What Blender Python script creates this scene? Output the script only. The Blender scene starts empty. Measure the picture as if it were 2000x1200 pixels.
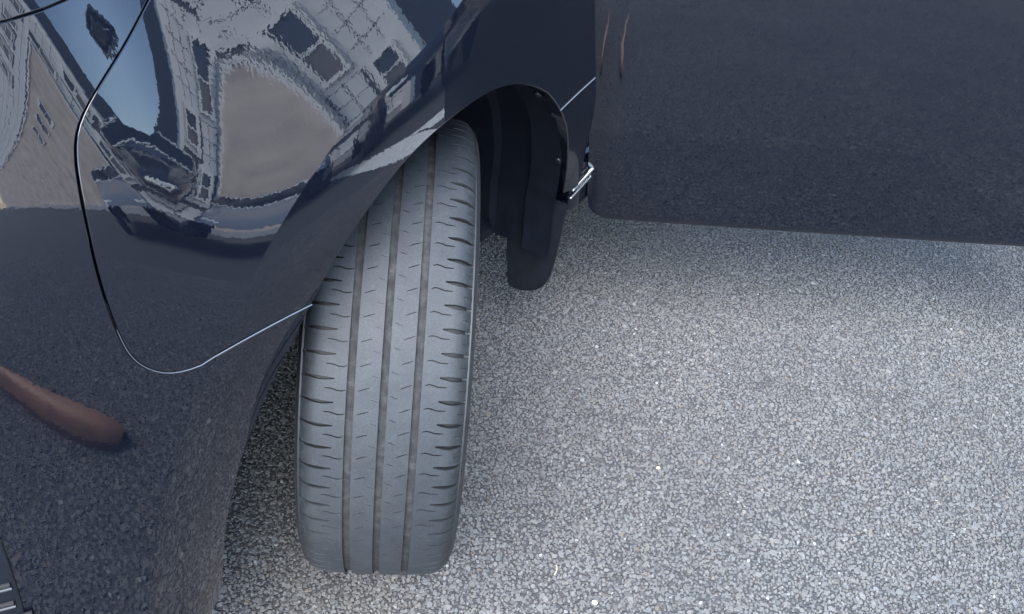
import bpy, bmesh, math, random
import numpy as np
from mathutils import Matrix, Vector
from mathutils.geometry import delaunay_2d_cdt
rng=np.random.default_rng(7); random.seed(7)
SC=bpy.context.scene; COL=SC.collection
rad=math.radians
# ------------------------------------------------------------------ camera, sky, sun, exposure
cam=bpy.data.cameras.new('camera'); co=bpy.data.objects.new('camera',cam); COL.objects.link(co); SC.camera=co
cam.sensor_width=36; cam.lens=1698/2000*36; cam.clip_start=.02; cam.clip_end=500
p_,r_=rad(38),rad(4.1)
fw=Vector((0,math.cos(p_),-math.sin(p_))); rt=Vector((1,0,0)); up=rt.cross(fw)
rr=math.cos(r_)*rt+math.sin(r_)*up; uu=-math.sin(r_)*rt+math.cos(r_)*up
co.matrix_world=Matrix(((rr.x,uu.x,-fw.x,.164),(rr.y,uu.y,-fw.y,-.932),(rr.z,uu.z,-fw.z,1.120),(0,0,0,1)))
SUN_EL=50; SUN_AZ=-171      # azimuth of the sun seen from the scene, measured from +Y clockwise
W=bpy.data.worlds.new('World'); SC.world=W; W.use_nodes=True
nt=W.node_tree; bg=nt.nodes['Background']; sky=nt.nodes.new('ShaderNodeTexSky')
sky.sky_type='NISHITA'; sky.sun_disc=False; sky.sun_elevation=rad(SUN_EL); sky.sun_rotation=rad(SUN_AZ)
sky.air_density=1.0; sky.dust_density=0.9; sky.ozone_density=1.0
nt.links.new(sky.outputs[0],bg.inputs[0]); bg.inputs[1].default_value=.15
sl=bpy.data.lights.new('sun','SUN'); so=bpy.data.objects.new('sun',sl); COL.objects.link(so)
sl.energy=1.4; sl.angle=rad(50); sl.color=(1,.985,.96)
sd=Vector((math.sin(rad(SUN_AZ))*math.cos(rad(SUN_EL)),math.cos(rad(SUN_AZ))*math.cos(rad(SUN_EL)),math.sin(rad(SUN_EL))))
so.rotation_euler=sd.to_track_quat('Z','Y').to_euler(); so.location=sd*20
SC.view_settings.view_transform='Standard'; SC.view_settings.look='None'; SC.view_settings.gamma=1
SC.view_settings.exposure=2.38; SC.view_settings.use_curve_mapping=False
SC.cycles.max_bounces=8; SC.cycles.glossy_bounces=5

# ------------------------------------------------------------------ materials
class N:
    def __init__(s,name):
        s.m=bpy.data.materials.new(name); s.m.use_nodes=True; s.t=s.m.node_tree; s.b=s.t.nodes['Principled BSDF']
    def n(s,t,**k):
        x=s.t.nodes.new('ShaderNode'+t)
        for a,v in k.items():
            if a in x.inputs: x.inputs[a].default_value=v
            else: setattr(x,a,v)
        return x
    def l(s,a,b): s.t.links.new(a,b)
    def set(s,**k):
        for a,v in k.items(): s.b.inputs[a.replace('_',' ')].default_value=v
        return s
    def noise(s,scale,detail=3,rough=.55,coord=None):
        x=s.n('TexNoise'); x.inputs['Scale'].default_value=scale; x.inputs['Detail'].default_value=detail; x.inputs['Roughness'].default_value=rough
        s.l((coord or s.co()),x.inputs['Vector']); return x
    def co(s):
        if not hasattr(s,'_c'): s._c=s.n('TexCoord').outputs['Object']
        return s._c
    def ramp(s,fac,stops):
        x=s.n('ValToRGB'); e=x.color_ramp.elements
        while len(e)<len(stops): e.new(.5)
        for q,(p,c) in zip(e,stops):
            q.position=p; q.color=(*c,1) if len(c)==3 else c
        s.l(fac,x.inputs[0]); return x.outputs[0]
    def mix(s,f,a,b,blend='MIX'):
        x=s.n('Mix',data_type='RGBA',blend_type=blend)
        for sock,v in ((x.inputs[0],f),(x.inputs[6],a),(x.inputs[7],b)):
            if hasattr(v,'links') or hasattr(v,'is_linked'): s.l(v,sock)
            elif isinstance(v,(int,float)): sock.default_value=v
            else: sock.default_value=(*v,1)
        return x.outputs[2]
    def bump(s,h,strength,dist,target='Normal',prev=None):
        x=s.n('Bump'); x.inputs['Strength'].default_value=strength; x.inputs['Distance'].default_value=dist
        s.l(h,x.inputs['Height'])
        if prev is not None: s.l(prev,x.inputs['Normal'])
        s.l(x.outputs[0],s.b.inputs[target]); return x.outputs[0]
def plain(name,col,rough=.5,metal=0,spec=.5,noise=0,nscale=20):
    a=N(name); a.set(Base_Color=(*col,1),Roughness=rough,Metallic=metal); a.b.inputs['Specular IOR Level'].default_value=spec
    if noise:
        f=a.noise(nscale,5).outputs[0]
        a.l(a.ramp(f,[(.25,tuple(c*(1-noise) for c in col)),(.75,tuple(min(1,c*(1+noise)) for c in col))]),a.b.inputs['Base Color'])
    return a.m
def paint(name,col,dust=.004,ior=1.76):
    a=N(name); a.set(Roughness=.4,Coat_Weight=1,Coat_Roughness=.01,Coat_IOR=ior)
    a.b.inputs['Specular IOR Level'].default_value=.1
    # specks of dust on the lacquer, faint orange peel in it
    g=a.noise(700,2,.5).outputs[0]
    s=a.ramp(g,[(.66,(0,0,0)),(.74,(1,1,1))])
    c2=a.mix(s,col,tuple(c+dust*k for c,k in zip(col,(.9,.95,1)))); a.l(c2,a.b.inputs['Base Color'])
    pe=a.noise(260,1,.4).outputs[0]
    x=a.n('Bump'); x.inputs['Strength'].default_value=.085; x.inputs['Distance'].default_value=.0002; a.l(pe,x.inputs['Height'])
    a.l(x.outputs[0],a.b.inputs['Coat Normal'])
    return a.m
MAT={}
MAT['paint']=paint('navy_lacquer',(.0008,.0022,.0068))
MAT['plastic']=plain('black_plastic',(.005,.007,.012),.38,noise=.4,nscale=40)
MAT['flap']=plain('black_rubber_flap',(.006,.008,.013),.5,noise=.4,nscale=60)
MAT['chrome']=plain('chrome_strip',(.75,.78,.8),.12,1)
MAT['under']=plain('underbody_black',(.01,.01,.012),.8)
MAT['glass']=plain('dark_glass',(.01,.013,.016),.03)
MAT['slot_glint']=plain('grey_slot_highlight',(.05,.055,.065),.4); MAT['lens']=plain('headlight_lens',(.045,.05,.055),.06); MAT['joint_line']=plain('pale_joint_line',(.13,.15,.18),.35)
def tread_mat():
    a=N('worn_tread_rubber'); a.set(Roughness=.62); a.b.inputs['Specular IOR Level'].default_value=.5
    f=a.noise(30,6,.65).outputs[0]; g=a.noise(500,3,.6).outputs[0]
    c=a.ramp(f,[(.3,(.018,.022,.027)),(.7,(.029,.034,.040))])
    d_=a.noise(7,4,.6).outputs[0]
    c=a.mix(a.ramp(d_,[(.42,(0,0,0)),(.68,(.55,.55,.55))]),c,(.050,.052,.054))
    k_=a.noise(160,5,.75).outputs[0]; c=a.mix(a.ramp(k_,[(.60,(0,0,0)),(.70,(.8,.8,.8))]),c,(.052,.055,.058))
    c=a.mix(a.ramp(k_,[(.28,(.7,.7,.7)),(.38,(0,0,0))]),c,(.013,.015,.017))
    s=a.ramp(g,[(.35,(.75,.75,.75)),(.65,(1.15,1.15,1.15))])
    c=a.mix(1,c,s,'MULTIPLY')
    # scuffed black streaks on the rounded shoulders
    at=a.n('Attribute',attribute_name='shoulder'); st=a.noise(140,4,.7).outputs[0]
    m=a.n('Math',operation='MULTIPLY'); a.l(at.outputs['Fac'],m.inputs[0])
    rs=a.ramp(st,[(.36,(0,0,0)),(.52,(1,1,1))]); a.l(rs,m.inputs[1])
    c=a.mix(m.outputs[0],c,(.013,.016,.019)); rc=a.n('Attribute',attribute_name='recess'); c=a.mix(rc.outputs['Fac'],c,(.008,.009,.010)); a.l(c,a.b.inputs['Base Color'])  # slots and rib walls: unworn black rubber, with their shade painted in too
    a.bump(g,.25,.0004); return a.m
MAT['tread']=tread_mat()
def floor_mat():
    a=N('groove_dirt'); a.set(Roughness=.85)
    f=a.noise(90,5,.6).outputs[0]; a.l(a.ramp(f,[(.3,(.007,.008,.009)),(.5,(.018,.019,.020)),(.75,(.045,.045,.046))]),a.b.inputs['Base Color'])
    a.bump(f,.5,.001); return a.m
MAT['groove']=floor_mat()
MAT['sidewall']=plain('sidewall_rubber',(.017,.019,.022),.55,noise=.3,nscale=60)
MAT['rim']=plain('alloy_rim',(.35,.36,.37),.3,1)
def asphalt_mat():
    a=N('asphalt'); a.set(Roughness=.85)
    v=a.n('TexVoronoi',feature='DISTANCE_TO_EDGE'); v.inputs['Scale'].default_value=120; a.l(a.co(),v.inputs['Vector'])
    c=a.n('TexVoronoi'); c.inputs['Scale'].default_value=120; a.l(a.co(),c.inputs['Vector'])
    sp=a.n('SeparateColor'); a.l(c.outputs['Color'],sp.inputs[0])
    cell=a.ramp(sp.outputs[0],[(.1,(.055,.055,.056)),(.8,(.090,.090,.091)),(.97,(.16,.16,.16))])
    e=a.ramp(v.outputs[0],[(.02,(0,0,0)),(.16,(1,1,1))])
    a.l(a.mix(e,(.062,.062,.064),cell),a.b.inputs['Base Color']); a.bump(e,.7,.002); return a.m
MAT['asphalt']=asphalt_mat()
def stone_mat():
    a=N('asphalt_aggregate'); a.set(Roughness=.8); a.b.inputs['Specular IOR Level'].default_value=.35
    at=a.n('Attribute',attribute_name='tint'); f=a.noise(900,4,.6).outputs[0]; b=a.noise(2.2,4,.6).outputs[0]
    c=a.mix(1,at.outputs['Color'],a.ramp(f,[(.3,(.8,.8,.8)),(.7,(1.2,1.2,1.2))]),'MULTIPLY')
    c=a.mix(1,c,a.ramp(b,[(.3,(.86,.86,.87)),(.7,(1.1,1.1,1.1))]),'MULTIPLY')
    a.l(c,a.b.inputs['Base Color']); a.bump(f,.4,.0005); return a.m
MAT['stone']=stone_mat()

# ------------------------------------------------------------------ helpers
def link(o,parent=None):
    COL.objects.link(o)
    if parent is not None: o.parent=parent
    return o
def mesh_obj(name,V,F,mat,parent=None,normals=None,smooth=True,sharp=None):
    me=bpy.data.meshes.new(name); me.from_pydata([tuple(map(float,v)) for v in V],[],[tuple(map(int,f)) for f in F]); me.update()
    if smooth: me.polygons.foreach_set('use_smooth',[True]*len(me.polygons))
    if sharp is not None: me.set_sharp_from_angle(angle=rad(sharp))
    if normals is not None: me.normals_split_custom_set_from_vertices([tuple(map(float,n)) for n in normals])
    me.materials.append(mat)
    return link(bpy.data.objects.new(name,me),parent)
def box(c,s): 
    x,y,z=[q/2 for q in s]
    V=np.array([(i*x,j*y,k*z) for i in(-1,1) for j in(-1,1) for k in(-1,1)])+np.array(c)
    return V,[(0,1,3,2),(4,6,7,5),(0,4,5,1),(2,3,7,6),(0,2,6,4),(1,5,7,3)]
def bevel_box(name,c,s,mat,parent=None,b=.01,seg=2):
    bm=bmesh.new(); V,F=box((0,0,0),s); vs=[bm.verts.new(v) for v in V]
    for f in F: bm.faces.new([vs[i] for i in f])
    bmesh.ops.recalc_face_normals(bm,faces=bm.faces)
    if b: bmesh.ops.bevel(bm,geom=list(bm.edges),offset=b,segments=seg,affect='EDGES',profile=.5)
    me=bpy.data.meshes.new(name); bm.to_mesh(me); bm.free()
    me.polygons.foreach_set('use_smooth',[True]*len(me.polygons)); me.set_sharp_from_angle(angle=rad(50)); me.materials.append(mat)
    o=link(bpy.data.objects.new(name,me),parent); o.location=c; return o
def spline(xs,ys):       # natural cubic spline through points, vector valued
    xs=np.array(xs,float); ys=np.array(ys,float); n=len(xs); h=np.diff(xs)
    A=np.eye(n); B=np.zeros_like(ys)
    for i in range(1,n-1):
        A[i,i-1]=h[i-1]; A[i,i]=2*(h[i-1]+h[i]); A[i,i+1]=h[i]; B[i]=6*((ys[i+1]-ys[i])/h[i]-(ys[i]-ys[i-1])/h[i-1])
    Mm=np.linalg.solve(A,B)
    def f(x):
        x=np.asarray(x,float); i=np.clip(np.searchsorted(xs,x)-1,0,n-2); d=x-xs[i]; hh=h[i]
        e=(...,)+(None,)*(ys.ndim-1); d_,h_=d[e],hh[e]
        return ys[i]+d_*((ys[i+1]-ys[i])/h_-h_*(2*Mm[i]+Mm[i+1])/6)+d_**2*Mm[i]/2+d_**3*(Mm[i+1]-Mm[i])/(6*h_)
    return f
def resample(P,step):
    P=np.array(P,float); s=np.r_[0,np.cumsum(np.linalg.norm(np.diff(P,axis=0),axis=1))]
    n=max(2,int(s[-1]/step)+1); t=np.linspace(0,s[-1],n)
    return np.stack([np.interp(t,s,P[:,k]) for k in range(P.shape[1])],-1)
def smooth_curve(P,step):
    P=np.array(P,float); s=np.r_[0,np.cumsum(np.linalg.norm(np.diff(P,axis=0),axis=1))]
    return resample(spline(s,P)(np.linspace(0,s[-1],len(P)*12)),step)
def inside(poly,Q):
    x,y=Q[:,0],Q[:,1]; c=np.zeros(len(Q),bool); n=len(poly)
    for i in range(n):
        a,b=poly[i],poly[i-1]
        k=((a[1]>y)!=(b[1]>y)); 
        with np.errstate(divide='ignore',invalid='ignore'):
            k&=(x<(b[0]-a[0])*(y-a[1])/(b[1]-a[1])+a[0])
        c^=k
    return c
def dist_poly(poly,Q):
    d=np.full(len(Q),9.)
    for i in range(len(poly)):
        a,b=poly[i-1],poly[i]; e=b-a; l=e@e
        if l<1e-14: continue
        t=np.clip(((Q-a)@e)/l,0,1); d=np.minimum(d,np.linalg.norm(Q-a-t[:,None]*e,axis=1))
    return d
def surf_normals(S,G,out):
    e=1e-4
    a=S(G+[e,0])-S(G-[e,0]); b=S(G+[0,e])-S(G-[0,e]); n=np.cross(a,b); n/=np.linalg.norm(n,axis=1)[:,None]+1e-12
    n*=np.where((n*out).sum(1)<0,-1,1)[:,None]; return n
def panel(S,poly,flags,res,out,gap=.0003,r=.0009,depth=.012):
    """patch of surface S over a 2-D polygon; edges flagged 1 are set back from the joint, rolled over and turned in"""
    poly=np.array(poly,float); n=len(poly); flags=np.array(flags)
    ar=.5*np.sum(poly[:,0]*np.roll(poly[:,1],-1)-np.roll(poly[:,0],-1)*poly[:,1])
    if ar<0: poly=poly[::-1].copy(); flags=np.roll(flags[::-1],-1)      # flags[i] : edge i -> i+1
    nx=np.roll(poly,-1,0)-poly; nx/=np.linalg.norm(nx,axis=1)[:,None]+1e-12
    en=np.stack([nx[:,1],-nx[:,0]],-1)*flags[:,None]                 # outward normals
    q=en+np.roll(en,1,0); ln=np.linalg.norm(q,axis=1); q/=np.maximum(ln,1e-9)[:,None]
    vf=ln>1e-6
    # set back
    poly2=poly-q*(gap+r)*vf[:,None]
    lo,hi=poly2.min(0),poly2.max(0)
    gx,gy=np.meshgrid(np.arange(lo[0],hi[0],res),np.arange(lo[1],hi[1],res)); Q=np.stack([gx.ravel(),gy.ravel()],-1)
    Q=Q[inside(poly2,Q)]; Q=Q[dist_poly(poly2,Q)>res*.45]
    pts=[Vector(p) for p in np.r_[poly2,Q]]; ed=[(i,(i+1)%n) for i in range(n)]
    vs,es,fs,ov,_,_=delaunay_2d_cdt(pts,ed,[],1,1e-7)
    G=np.array([tuple(v) for v in vs]); F=[tuple(f) for f in fs]
    P=S(G); NN=surf_normals(S,G,out)
    # flange
    mp={}
    for i,o in enumerate(ov):
        for k in o:
            if k<n: mp[k]=i
    P=list(P); NL=list(NN)
    rings={}
    for k in range(n):
        if not vf[k] or k not in mp: continue
        i=mp[k]; p0=P[i]; nn=NL[i]; e=2e-4
        t=S(np.array([poly2[k]+q[k]*e]))[0]-p0; t-=nn*(t@nn); t/=np.linalg.norm(t)+1e-12
        ring=[i]
        for a in (30,60,90):
            a=rad(a); P.append(p0+t*r*math.sin(a)-nn*r*(1-math.cos(a))); NL.append(nn*math.cos(a)+t*math.sin(a)); ring.append(len(P)-1)
        P.append(P[-1]-nn*depth); NL.append(t); ring.append(len(P)-1); rings[k]=ring
    for k in range(n):
        j=(k+1)%n
        if flags[k] and k in rings and j in rings:
            for a in range(4): F.append((rings[k][a],rings[j][a],rings[j][a+1],rings[k][a+1]))
    return np.array(P),F,np.array(NL)
def joinp(parts):
    V=[];F=[];NN=[];o=0
    for p,f,n in parts:
        V.append(p); NN.append(n); F+=[tuple(i+o for i in q) for q in f]; o+=len(p)
    return np.concatenate(V),F,np.concatenate(NN)
def fix_winding(V,F,NN):
    out=[]
    for f in F:
        a,b,c=V[f[0]],V[f[1]],V[f[2]]; n=np.cross(b-a,c-a)
        out.append(f if n@(NN[f[0]]+NN[f[1]]+NN[f[2]])>=0 else f[::-1])
    return out

# ------------------------------------------------------------------ ground
# ---- A surface (car frame u fwd, v left, w up), shared with scene
def wh_(u): return .815-.135/(1+np.exp(-(.392-u)/.030))+.03*(1-np.exp(-(np.maximum(.25-u,0)/.25)**2))
def Hh(u,w):
    x=2*(w-wh_(u))/.12
    return .0372*np.logaddexp(0,x)+22*np.maximum(w-.86,0)**3
def SA(ps,w):
    n=3.5;a=1.35;b=.851
    c,s=np.cos(ps),np.sin(ps)
    rho=((np.abs(c)/a)**n+(np.abs(s)/b)**n)**(-1/n)
    U=-.6+rho*c; V=-.685+rho*s
    gu=np.sign(c)*np.abs(rho*c/a)**(n-1)/a; gv=np.sign(s)*np.abs(rho*s/b)**(n-1)/b
    g=np.hypot(gu,gv); h=Hh(U,w)
    return np.stack([U-gu/g*h,V-gv/g*h,w+0*U],-1)
GRILLE=[(0.5243,0.4921),(0.5218,0.4451),(0.5175,0.3841),(0.5116,0.3378),(0.5175,0.4340),(0.5150,0.4087)]
CREASE=[(0.9665,0.8038),(0.9299,0.7894),(0.8910,0.7751),(0.8480,0.7599),(0.8106,0.7449),(0.7817,0.7293),(0.7572,0.7124),(0.7333,0.6931),(0.7083,0.6684),(0.6865,0.6408),(0.6688,0.6131),(0.6505,0.5763),(0.6309,0.5260),(0.6141,0.4706),(0.5991,0.4054),(0.5825,0.3186)]
SEAM=[(0.7210,0.8884),(0.6987,0.8736),(0.6720,0.8544),(0.6513,0.8425),(0.6352,0.8306),(0.6265,0.8197),(0.6225,0.8095),(0.6183,0.7865),(0.6155,0.7574),(0.6134,0.7212),(0.6133,0.6846),(0.6150,0.6537),(0.6187,0.6326),(0.6264,0.6163),(0.6342,0.6074),(0.6460,0.6019),(0.6574,0.6006),(0.6661,0.6014)]
LIP=[(-0.3684,0.4176,-0.0150),(-0.2747,0.3991,0.0077),(-0.1079,0.3882,0.0303),(0.1611,0.3840,0.0513),(0.4110,0.3830,0.0678),(0.5744,0.3830,0.0788),(0.6918,0.3830,0.0859),(0.8129,0.3830,0.0907),(0.9772,0.3830,0.0949),(1.0911,0.3830,0.0985),(1.2715,0.3830,0.1017),(1.4176,0.3830,0.1052),(1.5785,0.3830,0.1076),(1.7304,0.3825,0.1063),(2.0263,0.3820,0.1037),(2.1799,0.3825,0.1046),(2.2976,0.3830,0.1067),(2.4929,0.3830,0.1052),(2.6360,0.3830,0.0990),(2.8406,0.3830,0.0887),(3.0551,0.3830,0.0758)]

g=mesh_obj('asphalt_ground',[(-60,-60,-.0021),(60,-60,-.0021),(60,60,-.0021),(-60,60,-.0021)],[(0,1,2,3)],MAT['asphalt'],smooth=False)
g['kind']='structure'
def stones(poly,p,x0,x1,y0,y1):
    ny=int((y1-y0)/(p*.866)); nx_=int((x1-x0)/p)
    X,Y=np.meshgrid(np.arange(nx_)*p,np.arange(ny)*p*.866); X=X+(np.arange(ny)%2)[:,None]*p*.5
    X=X.ravel()+x0; Y=Y.ravel()+y0; n=len(X)
    X+=rng.normal(0,p*.3,n); Y+=rng.normal(0,p*.3,n)
    keep=inside(np.array(poly),np.stack([X,Y],-1)); 
    gr_=rng.random((40,40)); gx_=np.clip((X-x0)/(x1-x0)*38,0,38.99); gy_=np.clip((Y-y0)/(y1-y0)*38,0,38.99); ix=gx_.astype(int); iy=gy_.astype(int); fx=gx_-ix; fy=gy_-iy
    nz=(gr_[iy,ix]*(1-fx)+gr_[iy,ix+1]*fx)*(1-fy)+(gr_[iy+1,ix]*(1-fx)+gr_[iy+1,ix+1]*fx)*fy
    keep&=rng.random(len(X))>.02+.16*np.clip((nz-.5)*3,0,1)
    X=X[keep];Y=Y[keep];n=len(X)
    m=6; big=rng.random(n); r=p*.5*(.70+.55*big**1.3); bg_=rng.random(n)>.90; r=np.where(bg_,r*rng.uniform(1.25,1.9,n),r)
    ang=(np.arange(m)/m*2*np.pi)[None]+rng.uniform(0,6.28,(n,1))+rng.normal(0,.26,(n,m))
    el=rng.uniform(.68,1,(n,1)); ea=rng.uniform(0,3.14,(n,1))
    rr_=r[:,None]*rng.uniform(.8,1.22,(n,m))
    cx,cy=np.cos(ang),np.sin(ang)
    def sq(cx,cy):
        a=cx*np.cos(ea)+cy*np.sin(ea); b=(-cx*np.sin(ea)+cy*np.cos(ea))*el
        return a*np.cos(ea)-b*np.sin(ea),a*np.sin(ea)+b*np.cos(ea)
    cx,cy=sq(cx,cy)
    tz=rng.normal(-.0006,.0007,n)+.0004*np.sin(X*9)*np.cos(Y*7); tz=np.where(bg_,rng.normal(.0001,.0003,n),tz); tz=np.minimum(tz,.0005); tx=rng.normal(0,.13,(n,1)); ty=rng.normal(0,.13,(n,1))
    k=rng.uniform(.80,.92,(n,1))
    top=np.stack([X[:,None]+cx*rr_*k,Y[:,None]+cy*rr_*k,tz[:,None]+(cx*rr_*k)*tx+(cy*rr_*k)*ty],-1)
    bot=np.stack([X[:,None]+cx*rr_*1.04,Y[:,None]+cy*rr_*1.04,tz[:,None]-.0016+0*cx],-1)
    low=bot.copy(); low[...,2]=-.0042
    V=np.concatenate([top,bot],1)           # n,2m
    idx=np.arange(n)[:,None]*(2*m); j=np.arange(m)
    quads=np.stack([j,(j+1)%m+0*j,(j+1)%m+m,j+m],-1)[:, [3,2,1,0]]
    me=bpy.data.meshes.new('asphalt_aggregate')
    nv=n*2*m; me.vertices.add(nv); me.vertices.foreach_set('co',V.reshape(-1).astype(np.float32))
    loops=np.concatenate([idx+j[None],(idx[:,:,None]+quads.reshape(1,1,-1)).reshape(n,-1)],1).reshape(-1)
    per=np.array([m]+[4]*m); tot=np.tile(per,n); st=np.r_[0,np.cumsum(tot)[:-1]]
    me.loops.add(len(loops)); me.loops.foreach_set('vertex_index',loops.astype(np.int32))
    me.polygons.add(len(tot)); me.polygons.foreach_set('loop_start',st.astype(np.int32)); 
    try: me.polygons.foreach_set('loop_total',tot.astype(np.int32))
    except Exception: pass
    me.update(calc_edges=True); me.validate(); me.polygons.foreach_set('use_smooth',np.zeros(len(me.polygons),bool))
    base=rng.normal(.146,.015,n); w=rng.random(n); base=np.where(w>.990,rng.uniform(.20,.30,n),base); base=np.where(w<.05,rng.uniform(.07,.10,n),base); base=np.clip(base,.05,.6)
    hue=rng.normal(0,.022,(n,1)); col=base[:,None]*np.concatenate([1+hue,np.ones((n,1)),0.955-hue],1)
    br=rng.random(n)>.985; col[br]*=np.array([1.1,.98,.84])
    at=me.color_attributes.new('tint','FLOAT_COLOR','POINT')
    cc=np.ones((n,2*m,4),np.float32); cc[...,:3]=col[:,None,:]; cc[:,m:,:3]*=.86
    at.data.foreach_set('color',cc.reshape(-1))
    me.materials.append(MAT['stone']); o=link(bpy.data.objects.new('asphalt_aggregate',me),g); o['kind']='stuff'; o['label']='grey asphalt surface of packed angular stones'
stones([(-.50,-.42),(1.25,-.42),(1.62,.4),(1.62,1.12),(.1,1.12),(-.5,.5)],.0054,-.50,1.62,-.42,1.12)
stones([(-.9,-1.75),(1.95,-1.75),(2.1,.6),(1.62,.6),(1.62,.4),(1.25,-.42),(-.9,-.42)],.0095,-.9,2.1,-1.75,.6)
stones([(-.9,-2.95),(2.3,-2.95),(2.4,.6),(2.1,.6),(1.95,-1.75),(-.9,-1.75)],.0125,-.9,2.4,-2.95,.6)

# ------------------------------------------------------------------ the navy car (frame: x forward, y to its left, z up, origin under the front left wheel)
car=bpy.data.objects.new('car',None); COL.objects.link(car); car.rotation_euler=(0,0,rad(-115))
car['label']='dark navy car with its front wheel steered outward and front door open'; car['category']='car'
OUT=np.array([.35,.9,.3]); R0=.316
# --- surface A: nose and upper fender
SCL=.95
def SAg(G): return SA(G[:,0]/SCL,G[:,1])
crease=np.array(CREASE); seam=np.array(SEAM)
cr=crease*[SCL,1]; sm=seam*[SCL,1]
def psi_of_u(u): return math.atan2((lambda t:.851*(1-abs((u+.6)/1.35)**3.5)**(1/3.5))(0),u+.6)
REAR=psi_of_u(-.52)*SCL
sh=[(psi_of_u(u)*SCL,w) for u,w in ((-.12,.832),(-.23,.849),(-.33,.858),(-.40,.862))]
crc=smooth_curve(np.r_[np.array(sh)[::-1],cr],.006)            # from rear to front bottom
seamc=smooth_curve(sm[1:],.006)                                # from top to crease
HW=.893
# where the seam meets the crease
d=np.linalg.norm(crc[:,None]-seamc[None,-3:],axis=2).min(1); ic=int(np.argmin(d)); seamc=np.r_[seamc[:-2],crc[ic:ic+1]]
top=np.array([seamc[0]+(seamc[0]-seamc[1])/np.linalg.norm(seamc[0]-seamc[1])*.001])
t0=seamc[0]; dirn=seamc[0]-seamc[3]; t1=t0+dirn*(HW-t0[1])/dirn[1]
ext=resample(np.array([t1,t0]),.006)[:-1]; seamc=np.r_[ext,seamc]
def line(a,b,step=.012): return resample(np.array([a,b]),step)
# fender on A
ph=line((crc[0][0],HW),seamc[0]); rear=line(crc[0],(crc[0][0],HW))
segs=[(crc[:ic+1][::-1],0),(rear,1),(ph,1),(seamc,1)]
def closed(segs):
    P=[];fl=[]
    for s,f in segs:
        for i in range(len(s)-1): P.append(s[i]); fl.append(f)
    return np.array(P),np.array(fl)
pf,ff=closed(segs); fenderA=panel(SAg,pf,ff,.012,OUT)
# bumper on A
BOT=.19; ce=crc[-1]
cb=line(ce,(ce[0]-.01,BOT),.01); bt=line(cb[-1],(0,BOT),.02); ctr=line((0,BOT),(0,HW),.02); tp=line((0,HW),seamc[0],.015)
pb,fb=closed([(crc[ic:],0),(cb,0),(bt,1),(ctr,0),(tp,1),(seamc,1)])
bumperA=panel(SAg,pb,fb,.013,np.array([.8,.5,.3]))
# hood
ht=line((REAR,1.0),(0,1.0),.02); hl=line((0,1.0),(0,HW),.02)
ph2,fh=closed([(ht,0),(hl,0),(line((0,HW),(REAR,HW),.02),1),(line((REAR,HW),(REAR,1.0),.02),0)])
hoodA=panel(SAg,ph2,fh,.02,np.array([.3,.3,.8]))
# --- surface B: flare and side of the fender around the wheel arch, polar about the hub
lip=np.array(LIP)
Pc=SAg(crc); thc=np.unwrap(np.arctan2(Pc[:,2]-R0,Pc[:,0])); rc=np.hypot(Pc[:,0],Pc[:,2]-R0)
o_=np.argsort(thc); thc,rc,vc=thc[o_],rc[o_],Pc[o_,1]
# behind the shoulder corner the panel ends along a straight upright edge
rw=np.linspace(Pc[0][2],.402,12)[1:]; tb=np.arctan2(rw-R0,-.40); rb=np.hypot(-.40,rw-R0); vb=np.interp(rw,[.402,.55,Pc[0][2]],[.098,.112,Pc[0][1]])
thO=np.r_[thc,tb]; rO=np.r_[rc,rb]; vO=np.r_[vc,vb]
k_=np.r_[True,np.diff(thO)>1e-4]; thO,rO,vO=thO[k_],rO[k_],vO[k_]
lipr=spline(lip[:,0],lip[:,1]); lipv=spline(lip[:,0],lip[:,2])
TA,TB=max(lip[0,0],rad(-24)),lip[-1,0]
def clampth(f,t):
    return f(np.clip(t,lip[0,0],lip[-1,0]))
def SB(G):
    t,k=G[:,0]/.42,G[:,1]/.08
    r0=clampth(lipr,t); v0=clampth(lipv,t); r1=np.interp(t,thO,rO); v1=np.interp(t,thO,vO)
    r=r0+(r1-r0)*k; v=v0+(v1-v0)*k+.0025*4*k*(1-k)*np.exp(-(np.maximum(k*(r1-r0)-.09,0)/.05)**2)
    return np.stack([r*np.cos(t),v,R0+r*np.sin(t)],-1)
pc_=Pc[ic]; tS=math.atan2(pc_[2]-R0,pc_[0]); tL=rad(46.5)
def b2(t,k): return (t*.42,k*.08)
OB=np.array([.15,1,0])
sB=line(b2(tS,1),b2(tL,0),.006); TE=tb[-1]
def th_line(a,b,k,st=.006): return line(b2(a,k),b2(b,k),st)
pB1,fB1=closed([(th_line(tL,TE,0),1),(line(b2(TE,0),b2(TE,1),.01),1),(th_line(TE,tS,1),0),(sB,1)])
fenderB=panel(SB,pB1,fB1,.008,OB,r=.0022,depth=.014)
pB2,fB2=closed([(th_line(TA,tL,0),1),(sB[::-1],1),(th_line(tS,thO[0],1),0),(line(b2(thO[0],1),b2(TA,1),.006),0),(line(b2(TA,1),b2(TA,0),.006),1)])
bumperB=panel(SB,pB2,fB2,.008,OB,r=.0022,depth=.014)
for nm,pp in (('fender',[fenderA,fenderB]),('bumper',[bumperA,bumperB]),('hood',[hoodA])):
    V,F,NN=joinp(pp); F=fix_winding(V,F,NN)
    mesh_obj(nm,V,F,MAT['paint'],car,NN)
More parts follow.
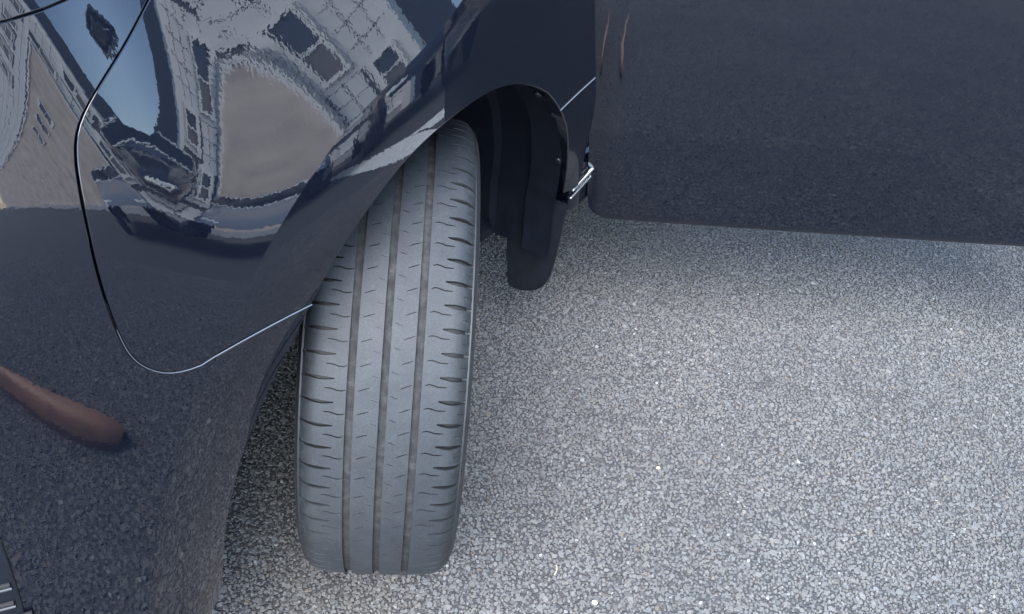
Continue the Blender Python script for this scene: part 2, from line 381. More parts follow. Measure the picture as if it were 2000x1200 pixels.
# lower grille insert at the front of the bumper
gq=np.array(GRILLE)*[SCL,1]
def SAo(d):
    def f(G):
        G=np.asarray(G,float); return SAg(G)+d*surf_normals(SAg,G,np.array([.9,.4,.1]))
    return f
ge=gq[:4]; gtop=(ge[0][0]-.25,ge[0][1]+.03)
pg,fg=closed([(smooth_curve(ge,.006),1),(line(ge[3],(ge[3][0]-.30,ge[3][1]-.01),.01),1),(line((ge[3][0]-.30,ge[3][1]-.01),gtop,.01),1),(line(gtop,ge[0],.01),1)])
gp=panel(SAo(.0022),pg,fg,.012,np.array([.9,.4,.1]),r=.0014,depth=.006)
grille=mesh_obj('lower_grille',gp[0],fix_winding(*gp),MAT['plastic'],car,gp[2])
# headlight and upper grille on the nose, outside the frame
def insert(name,pts,off,mat,parent):
    P=smooth_curve(np.array(pts+pts[:1])*[SCL,1],.012)[:-1]; q=panel(SAo(off),P,np.ones(len(P),int),.015,np.array([.95,.3,.1]),r=.0014,depth=.006)
    return mesh_obj(name,q[0],fix_winding(*q),mat,parent,q[2])
hl_=insert('headlight',[(.44,.70),(.46,.76),(.42,.82),(.33,.82),(.26,.775),(.25,.72),(.33,.685)],.0025,MAT['lens'],car)
ug_=insert('upper_grille',[(.20,.58),(.21,.64),(.17,.675),(.02,.68),(.01,.66),(.01,.58),(.05,.565),(.17,.565)],.0025,MAT['plastic'],car)
for o_ in (hl_,ug_):
    m_=bpy.data.objects.new(o_.name.split('.')[0],o_.data); link(m_,car); m_.scale=(1,-1,1); m_.location=(0,-1.37,0)
# --- chassis, liner, mud guard
def grid_obj(name,P,mat,parent,sharp=None,flip=False,closed_u=False):
    P=np.array(P); a,b=P.shape[:2]; F=[]
    for i in range(a if closed_u else a-1):
        for j in range(b-1):
            f=(i*b+j,i*b+j+1,((i+1)%a)*b+j+1,((i+1)%a)*b+j); F.append(f[::-1] if flip else f)
    return mesh_obj(name,P.reshape(-1,3),F,mat,parent,sharp=sharp)
def liner():
    ths=np.radians(np.linspace(-20,189,74)); rows=[]
    for t in ths:
        v1=float(clampth(lipv,np.array([t]))[0])-.012; row=[]
        s=.5+.5*math.tanh((math.degrees(t)-112)/6)          # stepped ledge on the rear half
        for f,dr in ((0,.004),(.02,.009),(.055,.010+.0*s),(.062,.010+.016*s),(.12,.012+.018*s),(.127,.012+.004*s),(.2,.02),(.30,.02),(.36,.0)):
            r=.383+dr; f=min(f,.36 if t<rad(172) else .36-.24*min(1,(t-rad(172))/rad(14))); row.append((r*math.cos(t),v1-f,R0+r*math.sin(t)))
        r=.12 if t<rad(172) else .36; row.append((r*math.cos(t),v1-(.36 if t<rad(172) else .36-.24*min(1,(t-rad(172))/rad(14))),R0+r*math.sin(t))); rows.append(row)
    return grid_obj('wheel_arch_liner',rows,MAT['plastic'],car,sharp=40)
ln=liner()
def slab(name,poly,u0,u1,mat,parent,b=.004):       # outline in (y,z), thickness along x
    bm=bmesh.new(); A=[bm.verts.new((u0,y,z)) for y,z in poly]; f=bm.faces.new(A)
    r=bmesh.ops.extrude_face_region(bm,geom=[f]); bmesh.ops.translate(bm,verts=[v for v in r['geom'] if isinstance(v,bmesh.types.BMVert)],vec=(u1-u0,0,0))
    bmesh.ops.recalc_face_normals(bm,faces=bm.faces)
    bmesh.ops.bevel(bm,geom=[e for e in bm.edges if len(e.link_faces)==2 and e.calc_face_angle(0)>.9],offset=b,segments=2,affect='EDGES')
    me=bpy.data.meshes.new(name); bm.to_mesh(me); bm.free(); me.polygons.foreach_set('use_smooth',[True]*len(me.polygons)); me.set_sharp_from_angle(angle=rad(40)); me.materials.append(mat)
    return link(bpy.data.objects.new(name,me),parent)
def rnd(poly,step=.006):
    P=np.array(poly,float); return [tuple(p) for p in smooth_curve(P,step)]
# rubber flap: rounded outer foot, a notch torn at its inner corner
flap=[(-.035,.35),(-.034,.200),(-.030,.190),(-.034,.181),(-.029,.172),(-.033,.160),(-.027,.150),(-.030,.141),(-.022,.136)]+rnd([(-.006,.136),(.016,.141),(.035,.152),(.050,.172),(.061,.212),(.068,.269),(.075,.35)])
slab('mud_flap',flap,-.416,-.427,MAT['flap'],car)
for (t,v) in ((128,.085),(139,.088),(158,.075)):
    t=rad(t); r=.387; bm=bmesh.new(); bmesh.ops.create_uvsphere(bm,u_segments=14,v_segments=8,radius=.0065)
    me=bpy.data.meshes.new('clip'); bm.to_mesh(me); bm.free(); me.materials.append(MAT['plastic'])
    me.polygons.foreach_set('use_smooth',[True]*len(me.polygons)); c=link(bpy.data.objects.new('liner_clip',me),ln); c.location=(r*math.cos(t),v,R0+r*math.sin(t)); c.scale=(1,1,.5)
    c.rotation_euler=(0,-t+math.pi/2,0)
def tube(name,P,rd,mat,parent,n=8,close=False):
    P=np.array(P,float); rows=[]
    for i in range(len(P)):
        t=P[min(i+1,len(P)-1)]-P[max(i-1,0)]; t/=np.linalg.norm(t); a=np.cross(t,[0,.3,1]); a/=np.linalg.norm(a); b=np.cross(t,a)
        q=rd[i] if hasattr(rd,'__len__') else rd
        rows.append([P[i]+q*(a*math.cos(x)+b*math.sin(x)) for x in np.linspace(0,2*np.pi,n+1)])
    return grid_obj(name,rows,mat,parent,sharp=60)
for wz,pe in ((gq[4][1],gq[4][0]),(gq[5][1],gq[5][0]),(gq[5][1]-.022,gq[5][0]+.006),(gq[5][1]-.044,gq[5][0]+.010)):
    for dz,m_,rd_ in ((0,'under',.0028),(-.0055,'slot_glint',.0018)):
        G=np.stack([np.linspace(pe,pe-.26,14),np.full(14,wz+dz)],-1); tube('slot_highlight' if m_=='slot_glint' else 'grille_slot',SAo(.0026)(G),rd_,MAT[m_],grille)  # dark tubes stand for the slots, grey ones below are painted highlights
# level joint across the side of the fender behind the arch
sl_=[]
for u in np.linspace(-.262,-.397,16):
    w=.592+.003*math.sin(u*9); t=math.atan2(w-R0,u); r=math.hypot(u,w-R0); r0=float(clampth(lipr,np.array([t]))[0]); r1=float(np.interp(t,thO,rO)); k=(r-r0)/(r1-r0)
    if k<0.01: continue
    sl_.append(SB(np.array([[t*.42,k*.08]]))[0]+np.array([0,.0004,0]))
tube('panel_joint_line',sl_,.0008,MAT['joint_line'],car)
def SBo(G): return SB(G)+.0002*surf_normals(SB,G,OB)
jl=np.r_[SAo(.0002)(seamc[-16:]),SBo(sB[1:])]; tube('panel_joint_line',jl,np.linspace(.0002,.0007,len(jl)),MAT['joint_line'],car)  # pale grey tube paints the edge highlight along the lower seam
# sill under the door opening with bright scuff strips
sill=bevel_box('sill',(-1.02,.03,.36),(1.15,.10,.10),MAT['paint'],car,.02,3)
for z,y in ((.388,.086),(.372,.083)):
    o=bevel_box('scuff_strip',(-.955,y,z),(1.1,.008,.005),MAT['chrome'],car,.002,2); 
bevel_box('underbody',(-1.3,-.70,.26),(3.4,.80,.14),MAT['under'],car,.03)
# --- wheel, steered and cambered
WY,CB=rad(5.3),rad(3.7); ca=rad(25)
Mw=np.array([[-math.sin(ca),-math.cos(ca),0],[math.cos(ca),-math.sin(ca),0],[0,0,1]])
def wheel_to_car(P):
    P=np.array(P,float); c,s=math.cos(CB),math.sin(CB)
    P=np.stack([P[:,0]*c+P[:,2]*s,P[:,1],-P[:,0]*s+P[:,2]*c],-1); c,s=math.cos(WY),math.sin(WY)
    P=np.stack([P[:,0]*c-P[:,1]*s,P[:,0]*s+P[:,1]*c,P[:,2]],-1)+[0,0,R0]
    P[:,2]=np.maximum(P[:,2],-.0008); return P@Mw.T
def crown(x):
    a=np.abs(x); return R0-.0028*(np.minimum(a,.068)/.068)**2-np.where(a>.066,.026-np.sqrt(np.maximum(.026**2-np.minimum(a-.066,.0255)**2,0)),0)
NP=76; PIT=2*math.pi/NP
def polar(x,s,dep):           # s in pitches; grows downwards in front
    t=-s*PIT; r=crown(x)-dep; return np.stack([x,-r*np.cos(t),r*np.sin(t)],-1)
def slot(pts,w0,taper=True):     # polyline (mm across, fraction of pitch) -> slot outline in (x metres, s metres)
    P=np.array([(a*.001,b*.026) for a,b in pts]); P=resample(P,.004); n=len(P)
    T=np.gradient(P,axis=0); T/=np.linalg.norm(T,axis=1)[:,None]; Nn=np.stack([-T[:,1],T[:,0]],-1)
    t=np.linspace(0,1,n); w=w0/2*(np.sin(np.pi*np.clip(t,.06,.94))**.7 if taper else np.where((t<.02)|(t>.98),.5,1))
    return np.r_[P+Nn*w[:,None],(P-Nn*w[:,None])[::-1]]
ribs=[(-.0905,-.0392,[([(-87,.02),(-76,.05),(-64,.10),(-52,.10)],.0042,1,.0052),([(-62,.50),(-55,.50),(-49,.58),(-45,.60),(-40,.55)],.0015,0,.003)]),
      (-.0306,-.0042,[([(-27,.56),(-15,.40)],.0011,0,.0022),([(-13,.90),(-6,.98)],.0007,0,.0012)]),
      (.0042,.0306,[([(17,.38),(29,.20)],.0011,0,.0022),([(7,.70),(15,.80)],.0008,0,.0015)]),
      (.0392,.0905,[([(43,.18),(47,.13),(51,.15),(56,.23),(66,.24)],.0015,0,.003),([(58,.84),(68,.88),(78,.92),(89,.93)],.0054,1,.0062),([(79,.40),(86,.44)],.0009,0,.002)])]
casing=None
def wheel():
    # casing: sidewalls and the band under the ribs
    prof=[(-.060,R0-.125),(-.080,R0-.118),(-.0905,R0-.098),(-.0955,R0-.070),(-.0958,R0-.05),(-.0940,R0-.030),(-.0945,R0-.0285),(-.0945,R0-.0265),(-.0932,R0-.025),(-.0915,R0-.019),(-.0895,R0-.0155)]
    mid=[(-.085,R0-.016),(-.07,R0-.0105),(-.04,R0-.0072),(0,R0-.0060)]
    half=prof+mid; full=half+[(-x,r) for x,r in half[:-1][::-1]]
    n=180; rows=[]
    for i in range(n):
        t=i/n*2*math.pi; rows.append(wheel_to_car([(x,-r*math.cos(t),r*math.sin(t)) for x,r in full]))
    w=grid_obj('wheel',rows,MAT['sidewall'],car,sharp=35,closed_u=True)
    w['label']='worn black tyre steered outward under the fender'
    # groove floors
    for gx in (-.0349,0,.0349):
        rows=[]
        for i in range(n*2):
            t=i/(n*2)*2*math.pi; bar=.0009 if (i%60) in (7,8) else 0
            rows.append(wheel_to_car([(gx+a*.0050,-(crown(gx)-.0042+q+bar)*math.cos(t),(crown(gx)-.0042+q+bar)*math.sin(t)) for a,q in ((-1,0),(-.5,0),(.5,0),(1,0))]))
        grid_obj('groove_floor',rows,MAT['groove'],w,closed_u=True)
    for x0,x1,slots in ribs:
        polys=[slot(p,wd,tp) for p,wd,tp,_ in slots]; L=.026
        ed=[];pts=[]
        xs=np.linspace(x0,x1,int(round((x1-x0)/.0065))+1); ss=np.linspace(0,L,6)
        outer=[(x,0) for x in xs]+[(x1,s) for s in ss[1:]]+[(x,L) for x in xs[::-1][1:]]+[(x0,s) for s in ss[::-1][1:-1]]
        pts+=outer; ed+=[(i,(i+1)%len(outer)) for i in range(len(outer))]; rng_=[]
        for P in polys:
            o=len(pts); pts+=[tuple(p) for p in P]; ed+=[(o+i,o+(i+1)%len(P)) for i in range(len(P))]; rng_.append((o,len(P)))
        Q=np.array([(x,s) for x in xs[1:-1] for s in ss[1:-1]])
        for P in polys: Q=Q[dist_poly(P,Q)>.0012]; Q=Q[~inside(P,Q)]
        pts+=[tuple(q) for q in Q]
        vs,es,fs,ov,_,_=delaunay_2d_cdt([Vector(p) for p in pts],ed,[],1,1e-7)
        G=np.array([tuple(v) for v in vs]); cen=np.array([G[list(f)].mean(0) for f in fs])
        hit=np.zeros(len(fs),bool)
        for P in polys: hit|=inside(P,cen)
        topf=[tuple(f) for f,h in zip(fs,hit) if not h]
        mp={}
        for i,o in enumerate(ov):
            for k in o: mp[k]=i
        V=[G]; D=[np.zeros(len(G))]; F=list(topf); cnt=len(G)
        for (o,n_),(p,wd,tp,dp),P in zip(rng_,slots,polys):
            t_=[mp[o+i] for i in range(n_)]; V.append(G[t_]); D.append(np.full(n_,dp)); lo=list(range(cnt,cnt+n_)); cnt+=n_
            for i in range(n_): j=(i+1)%n_; F.append((t_[i],t_[j],lo[j],lo[i]))
            h=n_//2
            for i in range(h-1): F.append((lo[i],lo[i+1],lo[n_-2-i],lo[n_-1-i]))
        # groove walls (rib edges facing the grooves)
        for xe in (x0,x1):
            if abs(xe)>.08: continue
            e=[i for i in range(len(G)) if abs(G[i,0]-xe)<1e-6]; e.sort(key=lambda i:G[i,1])
            V.append(G[e]); D.append(np.full(len(e),.0056)); lo=list(range(cnt,cnt+len(e))); cnt+=len(e)
            for a in range(len(e)-1): F.append((e[a],e[a+1],lo[a+1],lo[a]))
        V=np.concatenate(V); D=np.concatenate(D); nV=len(V); allV=[];allF=[]
        F=[tuple(f) for f in F]
        for k in range(NP):
            pv=.93+.0*k; s=k+V[:,1]/L
            allV.append(polar(V[:,0],s,D)); allF+=[tuple(i+k*nV for i in f) for f in F]
        VV=np.concatenate(allV); xx=np.tile(V[:,0],NP); dd=np.tile(D,NP)
        C_=wheel_to_car(VV)
        o=mesh_obj('tread_rib',C_,allF,MAT['tread'],w,smooth=True)
        bm=bmesh.new(); bm.from_mesh(o.data)
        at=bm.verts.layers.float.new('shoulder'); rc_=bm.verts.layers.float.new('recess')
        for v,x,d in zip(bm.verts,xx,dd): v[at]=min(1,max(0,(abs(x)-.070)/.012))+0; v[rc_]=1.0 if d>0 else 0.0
        bmesh.ops.remove_doubles(bm,verts=bm.verts,dist=2e-5); bmesh.ops.recalc_face_normals(bm,faces=bm.faces)
        bm.to_mesh(o.data); bm.free(); o.data.polygons.foreach_set('use_smooth',[True]*len(o.data.polygons)); o.data.set_sharp_from_angle(angle=rad(35))
    # rim
    rp=[(-.06,.192),(-.07,.200),(-.062,.186),(0,.17),(.05,.176),(.066,.198),(.073,.201),(.070,.188),(.055,.15),(.060,.06),(.064,.03),(.060,.0)]
    rows=[wheel_to_car([(x,-r*math.cos(t),r*math.sin(t)) for x,r in rp]) for t in np.linspace(0,2*np.pi,72,endpoint=False)]
    grid_obj('rim',rows,MAT['under'],w,closed_u=True,sharp=40)
    rows=[wheel_to_car([(x,-r*math.cos(t),r*math.sin(t)) for x,r in ((.066,.198),(.0735,.2005),(.0745,.194),(.066,.184))]) for t in np.linspace(0,2*np.pi,72,endpoint=False)]
    grid_obj('rim_edge',rows,MAT['rim'],w,closed_u=True,sharp=60)
    for k in range(10):
        t0=k*math.pi/5; pr=[]
        for r,hw,x in ((.03,.016,.074),(.08,.014,.072),(.14,.013,.070),(.188,.017,.068)):
            pr.append([(x-.012,-hw,r),(x-.002,-hw,r),(x,-hw*.6,r),(x,hw*.6,r),(x-.002,hw,r),(x-.012,hw,r)])
        P=np.array(pr); c,s_=math.cos(t0),math.sin(t0)
        Q=np.stack([P[...,0],P[...,1]*c-P[...,2]*s_,P[...,1]*s_+P[...,2]*c],-1); grid_obj('spoke',wheel_to_car(Q.reshape(-1,3)).reshape(Q.shape),MAT['rim'],w,sharp=40)
    rows=[wheel_to_car([(x,-r*math.cos(t),r*math.sin(t)) for x,r in ((.06,.036),(.076,.034),(.079,.028),(.080,.0))]) for t in np.linspace(0,2*np.pi,32,endpoint=False)]
    grid_obj('hub_cap',rows,MAT['rim'],w,closed_u=True,sharp=40)
wheel()
# --- open front door (world frame helper: to car frame)
def w2c(P): return np.array(P,float)@Mw.T
def door():
    X0,Y0,Wd=.287,.408,1.08
    ws=np.r_[np.linspace(.29,.36,8),np.linspace(.40,.92,18)]
    def xe(w):       # front edge, rounded lower corner
        rc=.035; e=X0-.085*(w-.29)
        if w<.29+rc: e+=rc-math.sqrt(max(0,rc*rc-(rc-(w-.29))**2))
        return e
    def Y(x,w):
        a=(x-X0); y=Y0+.10*(w-.60)**2-.0096+.09*max(0,w-.72)**1.5
        y+=.005*math.exp(-max(a,0)/.010)+.012*(a/1.0)**2
        return y
    fx=np.r_[0,.004,.010,.018,.03,.05,.08,np.linspace(.12,1,24)]
    rows=[];back=[]
    for w in ws:
        e=xe(w); row=[]
        for f in fx:
            x=e+(Wd-(e-X0))*f; row.append((x,Y(x,w),w))
        rows.append(row)
    P=np.array(rows)
    # hem along the bottom and the front edge, turned back
    bot=[[ (x,y+.004,z-.003) for x,y,z in P[0]],[(x,y+.012,z-.003) for x,y,z in P[0]],[(x,y+.016,z+.02) for x,y,z in P[0]]]
    sk=np.concatenate([np.array(bot)[::-1],P]); frn=sk[:,:1]+np.array([.002,.004,0]); frn2=sk[:,:1]+np.array([.006,.03,0])
    sk=np.concatenate([frn2,frn,sk],1)
    d=grid_obj('door',w2c(sk.reshape(-1,3)).reshape(sk.shape),MAT['paint'],car,sharp=60)
    V,F=box((X0+Wd/2+.03,Y0+.085,.62),(Wd-.1,.05,.58)); 
    mesh_obj('door_trim',w2c(V),F,MAT['plastic'],d,smooth=False)
    # window frame and glass above the belt line
    gl=np.array([[(X0+.10+f*(Wd-.14),Y0+.055+.16*k,.915+.44*k) if f>0 else (X0+.06+.36*k,Y0+.055+.16*k,.915+.44*k) for f in (0,.45,1)] for k in (0,.5,1)])
    grid_obj('door_glass',w2c(gl.reshape(-1,3)).reshape(gl.shape),MAT['glass'],d)
    fr=[(X0+.04,Y0+.05,.90),(X0+.40,Y0+.22,1.36),(X0+Wd-.05,Y0+.22,1.38),(X0+Wd-.02,Y0+.05,.90)]
    tube('window_frame',w2c(smooth_curve(np.array([fr[0],fr[1]]),.05).tolist()+resample(np.array(fr[1:]),.05)[1:].tolist()),.018,MAT['plastic'],d)
    V,F=box((X0+Wd-.16,Y0-.008,.84),(.17,.022,.026)); mesh_obj('handle',w2c(V),F,MAT['paint'],d,smooth=False)
door()
# --- the rest of the body, beyond the frame
mirror=[]
def body():
    # crown of the hood
    top=np.array([SAg(np.array([[p,1.0]]))[0] for p in np.linspace(REAR,0,30)]); rows=[]
    for p in top:
        c=np.array([-.52,-.685,1.10]); row=[]
        for f in (0,.15,.4,.7,1):
            q=np.array([p[0]*(1-f)+f*min(p[0],-.05)*1.0,p[1]*(1-f)+f*(-.685),1.0+.09*math.sin(f*math.pi/2)*(.35+.65*min(1,max(0,(.7-p[0])/.8)))]); row.append(q)
        rows.append(row)
    h=grid_obj('hood_top',rows,MAT['paint'],car)
    for nm,src in (('hood_top',h),('bumper',bpy.data.objects['bumper']),('fender',bpy.data.objects['fender']),('hood',bpy.data.objects['hood'])):
        o=bpy.data.objects.new(nm,src.data); link(o,car); o.scale=(1,-1,1); o.location=(0,-1.37,0)
    # windscreen, roof, cabin sides
    rows=[[(-.50,v,1.03+.06*(1-abs(v+.685)/.8)) for v in np.linspace(.06,-1.43,9)],[(-.95,v*.93-.05,1.42) for v in np.linspace(.02,-1.41,9)],[(-1.15,v*.90-.07,1.52) for v in np.linspace(.0,-1.4,9)]]
    grid_obj('windscreen',rows,MAT['glass'],car)
    rows=[[(u,v*.90-.07,1.53+z) for v,z in zip(np.linspace(.0,-1.4,9),(0,.03,.045,.05,.05,.05,.045,.03,0))] for u in (-1.15,-1.6,-2.2,-2.9,-3.1)]
    grid_obj('roof',rows,MAT['paint'],car)
    for side in (0,1):
        f=lambda v:v if not side else -1.37-v
        rows=[[(u,f(.10),.34),(u,f(.115),.60),(u,f(.10),.90),(u,f(.0),1.25),(u,f(-.07),1.53)] for u in np.linspace(-1.60 if not side else -.52,-3.25,12)]
        grid_obj('body_side',rows,MAT['paint'],car,flip=bool(side))
    rows=[[(-3.25,v,z) for v in np.linspace(.10,-1.47,6)] for z in (.34,.7,.95)]+[[(-3.1,v*.9-.07,1.53) for v in np.linspace(0,-1.4,6)]]
    grid_obj('tailgate',rows,MAT['paint'],car)
    V,F=box((-.50,-.685,.72),(.02,1.40,.75)); mesh_obj('firewall',V,F,MAT['under'],car,smooth=False)
    V,F=box((-1.9,-.685,.45),(2.6,1.30,.08)); mesh_obj('cabin_floor',V,F,MAT['under'],car,smooth=False)
body()
# ------------------------------------------------------------------ what the lacquer mirrors: the building across the yard, parked cars, bay paint
def tile_mat():
    a=N('grey_wall_tile'); a.set(Roughness=.45); f=a.noise(.9,3).outputs[0]
    a.l(a.ramp(f,[(.3,(.66,.66,.67)),(.7,(.76,.76,.77))]),a.b.inputs['Base Color']); return a.m
MAT['tile']=tile_mat()
MAT['joint']=plain('dark_joint',(.09,.09,.10),.9)
MAT['render']=plain('beige_render',(.62,.54,.47),.9,noise=.25,nscale=1.2)
MAT['white']=plain('white_frame',(.80,.80,.78),.5)
MAT['pane']=plain('window_pane',(.03,.045,.055),.05)
MAT['blind']=plain('grey_blind',(.15,.145,.14),.7)
MAT['stone_base']=plain('pale_plinth',(.42,.43,.45),.8,noise=.15,nscale=3)
BX=11.0
def building():
    b=bpy.data.objects.new('building',None); COL.objects.link(b); b.location=(BX,0,0); b.rotation_euler=(0,0,rad(30))
    b['label']='grey tiled building with white framed windows and a beige lower wall'; b['category']='building'
    y0,y1,ym,H,ZB=-44.0,2.1,-.32,12.0,6.6
    def bx(name,x,ya,yb,za,zb,dx,mat,par=b):
        V,F=box((x,(ya+yb)/2,(za+zb)/2),(dx,yb-ya,zb-za)); return mesh_obj(name,V,F,mat,par,smooth=False)
    bx('wall',4.0,y0,y1,0,H,7.9,MAT['joint'])
    bx('lower_wall',-.02,y0,ym-.06,.3,ZB-.08,.22,MAT['render'])
    bx('plinth',-.06,y0,y1,0,.298,.4,MAT['stone_base'])
    bx('string_course',-.05,y0,ym+.06,ZB-.078,ZB+.06,.34,MAT['white']); bx('corner_strip',-.05,ym-.058,ym+.058,.3,ZB-.08,.32,MAT['white'])
    bx('corner_pilaster',-.12,y1+.002,y1+.24,0,H,.5,MAT['white'])
    bx('parapet',-.1,y0-.1,y1+.25,H+.002,H+.25,.6,MAT['white'])
    wins=[(-.02,.62,4.8,6.9),(1.05,1.75,3.3,4.4),(.15,.75,1.4,2.6),(-3.6,-2.4,8.6,10.4),(-6.0,-4.8,8.6,10.4),(-1.6,-.7,8.3,10.1),(.5,1.3,8.0,9.8),(-8.6,-7.4,8.6,10.4)]
    low=[(-7.1,-6.2,4.6,5.7),(-5.2,-4.3,4.6,5.7),(-9.2,-8.3,4.6,5.7)]
    tw,th=.46,.60
    def tile_mesh(name,places):
        bm=bmesh.new()
        for yy,zz in places:
            V,F=box((0,yy,zz),(.05,tw-.03,th-.03)); vs=[bm.verts.new(v) for v in V]; fs=[bm.faces.new([vs[i] for i in f]) for f in F]
        bmesh.ops.recalc_face_normals(bm,faces=bm.faces); bmesh.ops.bevel(bm,geom=list(bm.edges),offset=.006,segments=1,affect='EDGES')
        me=bpy.data.meshes.new(name); bm.to_mesh(me); bm.free(); me.materials.append(MAT['tile']); return me
    tm=tile_mesh('tile',[(0,0)]); pl=[]
    for zz in np.arange(.32+th/2,H-th/2,th):
        for yy in np.arange(y1-tw/2-.01,y0+tw/2,-tw):
            if zz-th/2<ZB+.05 and yy-tw/2<ym+.05: continue
            if any(a_-tw*.5<yy<c_+tw*.5 and lo-th*.5<zz<hi+th*.5 for a_,c_,lo,hi in wins): continue
            pl.append((yy,zz))
    pl.sort(key=lambda q:math.hypot(q[0]-.5,(q[1]-5.5)*.7))
    for yy,zz in pl[:290]:
        o=bpy.data.objects.new('tile',tm); link(o,b); o.location=(.03,yy,zz)
    o=link(bpy.data.objects.new('tiling',tile_mesh('tiling',pl[290:])),b); o.location=(.03,0,0); o['kind']='stuff'
    for i,(a_,c_,lo,hi) in enumerate(wins+low):
        xo=0 if i<len(wins) else -.11
        w=bx('window',.034+xo,a_-.22 if xo==0 else a_-.05,c_+.22 if xo==0 else c_+.05,lo-.27 if xo==0 else lo-.05,hi+.27 if xo==0 else hi+.05,.05,MAT['tile'] if xo==0 else MAT['render'])
        for q in (a_,c_): bx('frame',-.02+xo,q-.05,q+.05,lo-.05,hi+.05,.12,MAT['white'],w)
        for q in (lo,hi): bx('frame',-.022+xo,a_+.052,c_-.052,q-.05,q+.05,.13,MAT['white'],w)
        m=lo+(hi-lo)*.5
        bx('mullion',-.018+xo,a_+.052,c_-.052,m-.03,m+.03,.10,MAT['white'],w)
        bx('pane',0+xo,a_+.05,c_-.05,m+.03,hi-.05,.05,MAT['pane'],w); bx('pane',0+xo,a_+.05,c_-.05,lo+.05,m-.03,.05,MAT['blind'],w)
building()
def parked(name,label,loc,rz,mat,tall=1.0):
    c=bpy.data.objects.new(name,None); COL.objects.link(c); c.location=loc; c.rotation_euler=(0,0,rz); c.scale=(1,1,tall); c['label']=label; c['category']='car'; c['group']='cars parked in front of the building'
    L=4.0; hw=.82
    st=np.array([(-2.0,.45,.80,.80),(-1.93,.30,.98,.98),(-1.7,.22,1.02,1.30),(-1.3,.20,1.02,1.47),(-.4,.20,1.0,1.50),(.3,.20,.98,1.40),(.85,.20,.96,1.02),(1.5,.22,.86,.90),(1.9,.30,.72,.74),(2.0,.45,.60,.60)])
    body=[];cab=[]
    for x,zb,zs,zt in st:
        e=1-.10*max(0,(abs(x)-1.4)/.6)**2
        prof=[(hw*.92*e,zb),(hw*e,zb+.12),(hw*1.0*e,(zb+zs)/2),(hw*.97*e,zs-.04),(hw*.92*e,zs)]
        top=[(hw*.70*e if zt>zs+.1 else hw*.8*e,max(zt-.03,zs+.001)),(hw*.55*e,max(zt,zs+.002)),(0,max(zt,zs)+.012)]
        ring=[(x,y,z) for y,z in prof+top]; ring+=[(x,-y,z) for y,z in (prof+top)[:-1][::-1]]; body.append(ring)
    o=grid_obj('body',body,mat,c); o.modifiers.new('s','SUBSURF').render_levels=2
    for s in (-1,1):
        for x0,x1 in ((-1.45,-.5),(-.42,.45)):
            def p(x,k):
                zs=np.interp(x,st[:,0],st[:,2]); zt=np.interp(x,st[:,0],st[:,3]); z=zs+.03+(zt-zs-.12)*k; return (x,s*(hw*(.93-.20*k)+.012),z)
            q=np.array([[p(x,k) for k in (0,.5,.95)] for x in np.linspace(x0,x1,5)]); grid_obj('side_window',q,MAT['glass'],c)
            tube('window_chrome',[p(x,-.03) for x in np.linspace(x0,x1,6)],.014,MAT['chrome'],c)
    for pts in (((.36,1.30,.60),(.80,1.035,.72)),((-1.62,1.30,.56),(-1.84,1.04,.70))):
        (xa,za,ya),(xb,zb,yb)=pts
        q=np.array([[(xa+(xb-xa)*k+(.03 if xa>0 else -.03),f*(ya+(yb-ya)*k),za+(zb-za)*k+.045) for f in (-1,-.5,0,.5,1)] for k in (0,.5,1)]); grid_obj('windscreen',q,MAT['glass'],c)
        tube('window_chrome',[(x_,y_,z_+.008) for x_,y_,z_ in q[0]],.016,MAT['white'],c); tube('window_chrome',[(x_,y_,z_+.008) for x_,y_,z_ in q[-1]],.016,MAT['white'],c)
    for x in (-1.25,1.25):
        for s in (-1,1):
            rows=[[(x+r*math.cos(t),s*(hw-y),.31+r*math.sin(t)) for r,y in ((0,.03),(.18,.02),(.2,0),(.30,0),(.31,.03),(.31,.2))] for t in np.linspace(0,2*np.pi,28,endpoint=False)]
            grid_obj('tyre',rows,MAT['sidewall'],c,closed_u=True,sharp=40)
    for s in (-1,1): bevel_box('headlight',(1.86,s*.55,.66),(.16,.3,.10),MAT['white'],c,.03)
MAT['silver']=paint('grey_blue_lacquer',(.20,.23,.27),.02); MAT['black']=paint('black_lacquer',(.01,.01,.013),.02)
parked('parked_car','pale grey-blue hatchback parked nose on beside the tall black van',(6.1,-1.0,0),rad(176),MAT['silver'])
parked('parked_car','tall black van parked nose on beside the pale hatchback',(6.4,1.2,0),rad(181),MAT['black'],1.45)

# bay line painted on the asphalt beyond the door
def line_paint():
    a=N('worn_white_paint'); a.set(Roughness=.8); f=a.noise(35,6,.7).outputs[0]
    a.l(a.ramp(f,[(.36,(.14,.14,.14)),(.46,(.78,.79,.76))]),a.b.inputs['Base Color']); return a.m
MAT['line']=line_paint()
def strip(pa,pb,w,z=.0018):
    pa,pb=np.array(pa),np.array(pb); d=(pb-pa)/np.linalg.norm(pb-pa); n=np.array([-d[1],d[0]])*w/2
    o=mesh_obj('painted_line',[(*(pa-n),z),(*(pb-n),z),(*(pb+n),z),(*(pa+n),z)],[(0,1,2,3)],MAT['line'],smooth=False); o['kind']='structure'
strip((1.50,.60),(6.2,.02),.26); strip((2.62,.62),(2.90,1.75),.45)
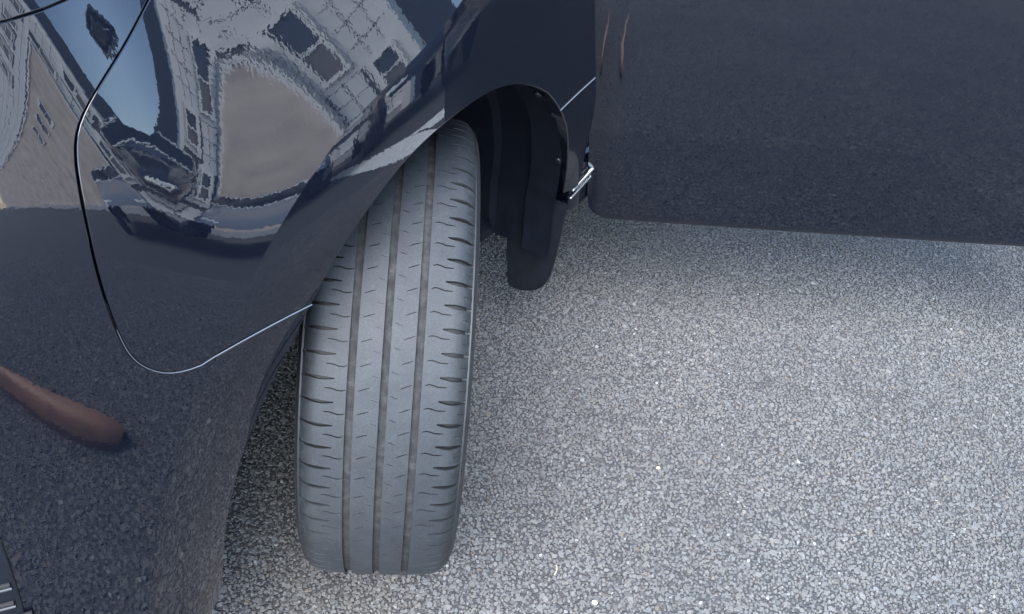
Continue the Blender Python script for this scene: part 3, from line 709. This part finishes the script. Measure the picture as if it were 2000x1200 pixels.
# unseen tan shoe, added and stretched for its brown reflection in the bumper
def shoe():
    sp=[(x,.012+.040*math.sin(math.pi*min(1,.08+x*2.0)/2)*(1 if x<.28 else math.sqrt(max(.0,1-((x-.28)/.082)**2)))*1.0,(.085-.10*x)*(1 if x<.28 else math.sqrt(max(.02,1-((x-.28)/.082)**2))),-.06*(max(0,x-.18)/.18)**2) for x in np.r_[np.linspace(0,.28,8),.30,.32,.335,.348,.356,.361]]
    rows=[]
    for x,hw,h,off in sp:
        rows.append([(x,off+hw*math.copysign(abs(math.cos(t))**.7,math.cos(t)),.022+(h if math.sin(t)>0 else .0)*abs(math.sin(t))**.8) for t in np.linspace(0,2*np.pi,25)])
    r=bpy.data.objects.new('shoe',None); COL.objects.link(r); r.location=(.185,-1.44,.0); r.rotation_euler=(0,0,rad(88)); r.scale=(1.6,.85,1.0)
    r['label']='tan leather shoe out of view, added for its brown reflection in the bumper'; r['category']='shoe'
    o=grid_obj('upper',rows,MAT['tan'],r); o.modifiers.new('s','SUBSURF').render_levels=2
    rows=[[(x*1.01,y*1.06,z) for y in ()] for x,z in ()]
    so_=[[(x,off+f*hw*1.07,z) for f in (-1,1) for z in ((.0,.022) if f<0 else (.022,.0))] for x,hw,h,off in sp]
    grid_obj('sole',so_,MAT['solebrown'],r,sharp=40)
MAT['tan']=plain('tan_leather',(.30,.150,.080),.5,noise=.2,nscale=25); MAT['solebrown']=plain('brown_sole',(.10,.05,.03),.8)
shoe()

# litter on the asphalt
MAT['straw']=plain('dry_straw',(.62,.52,.34),.8); MAT['pebble']=plain('white_pebble',(.66,.66,.64),.8,noise=.15,nscale=300); MAT['cream']=plain('cream_pebble',(.62,.50,.30),.8)
o=tube('dry_straw',smooth_curve(np.array([(0,0,0),(.004,.008,.002),(.003,.017,.001)]),.002),.0008,MAT['straw'],None); o.location=(.256,-.146,.0012)
o['label']='short pale dry straw lying on the grey asphalt'; o['category']='straw'
def pebble(loc,r,mat,label):
    bm=bmesh.new(); bmesh.ops.create_icosphere(bm,subdivisions=2,radius=r)
    for v in bm.verts: v.co.x*=1.25; v.co.z*=.6; v.co*=1+random.uniform(-.12,.12)
    me=bpy.data.meshes.new('pebble'); bm.to_mesh(me); bm.free(); me.materials.append(mat); o=link(bpy.data.objects.new('pebble',me)); o.location=(*loc,r*.45); o['label']=label; o['category']='pebble'
PEB=[((.433,.083),.0032,'cream','small cream coloured pebble lying on the grey asphalt'),((.316,-.188),.0035,'pebble','small white pebble lying on the asphalt near the dry straw')]
for a_,b_,c_,d_ in PEB: pebble(a_,b_,MAT[c_],d_)
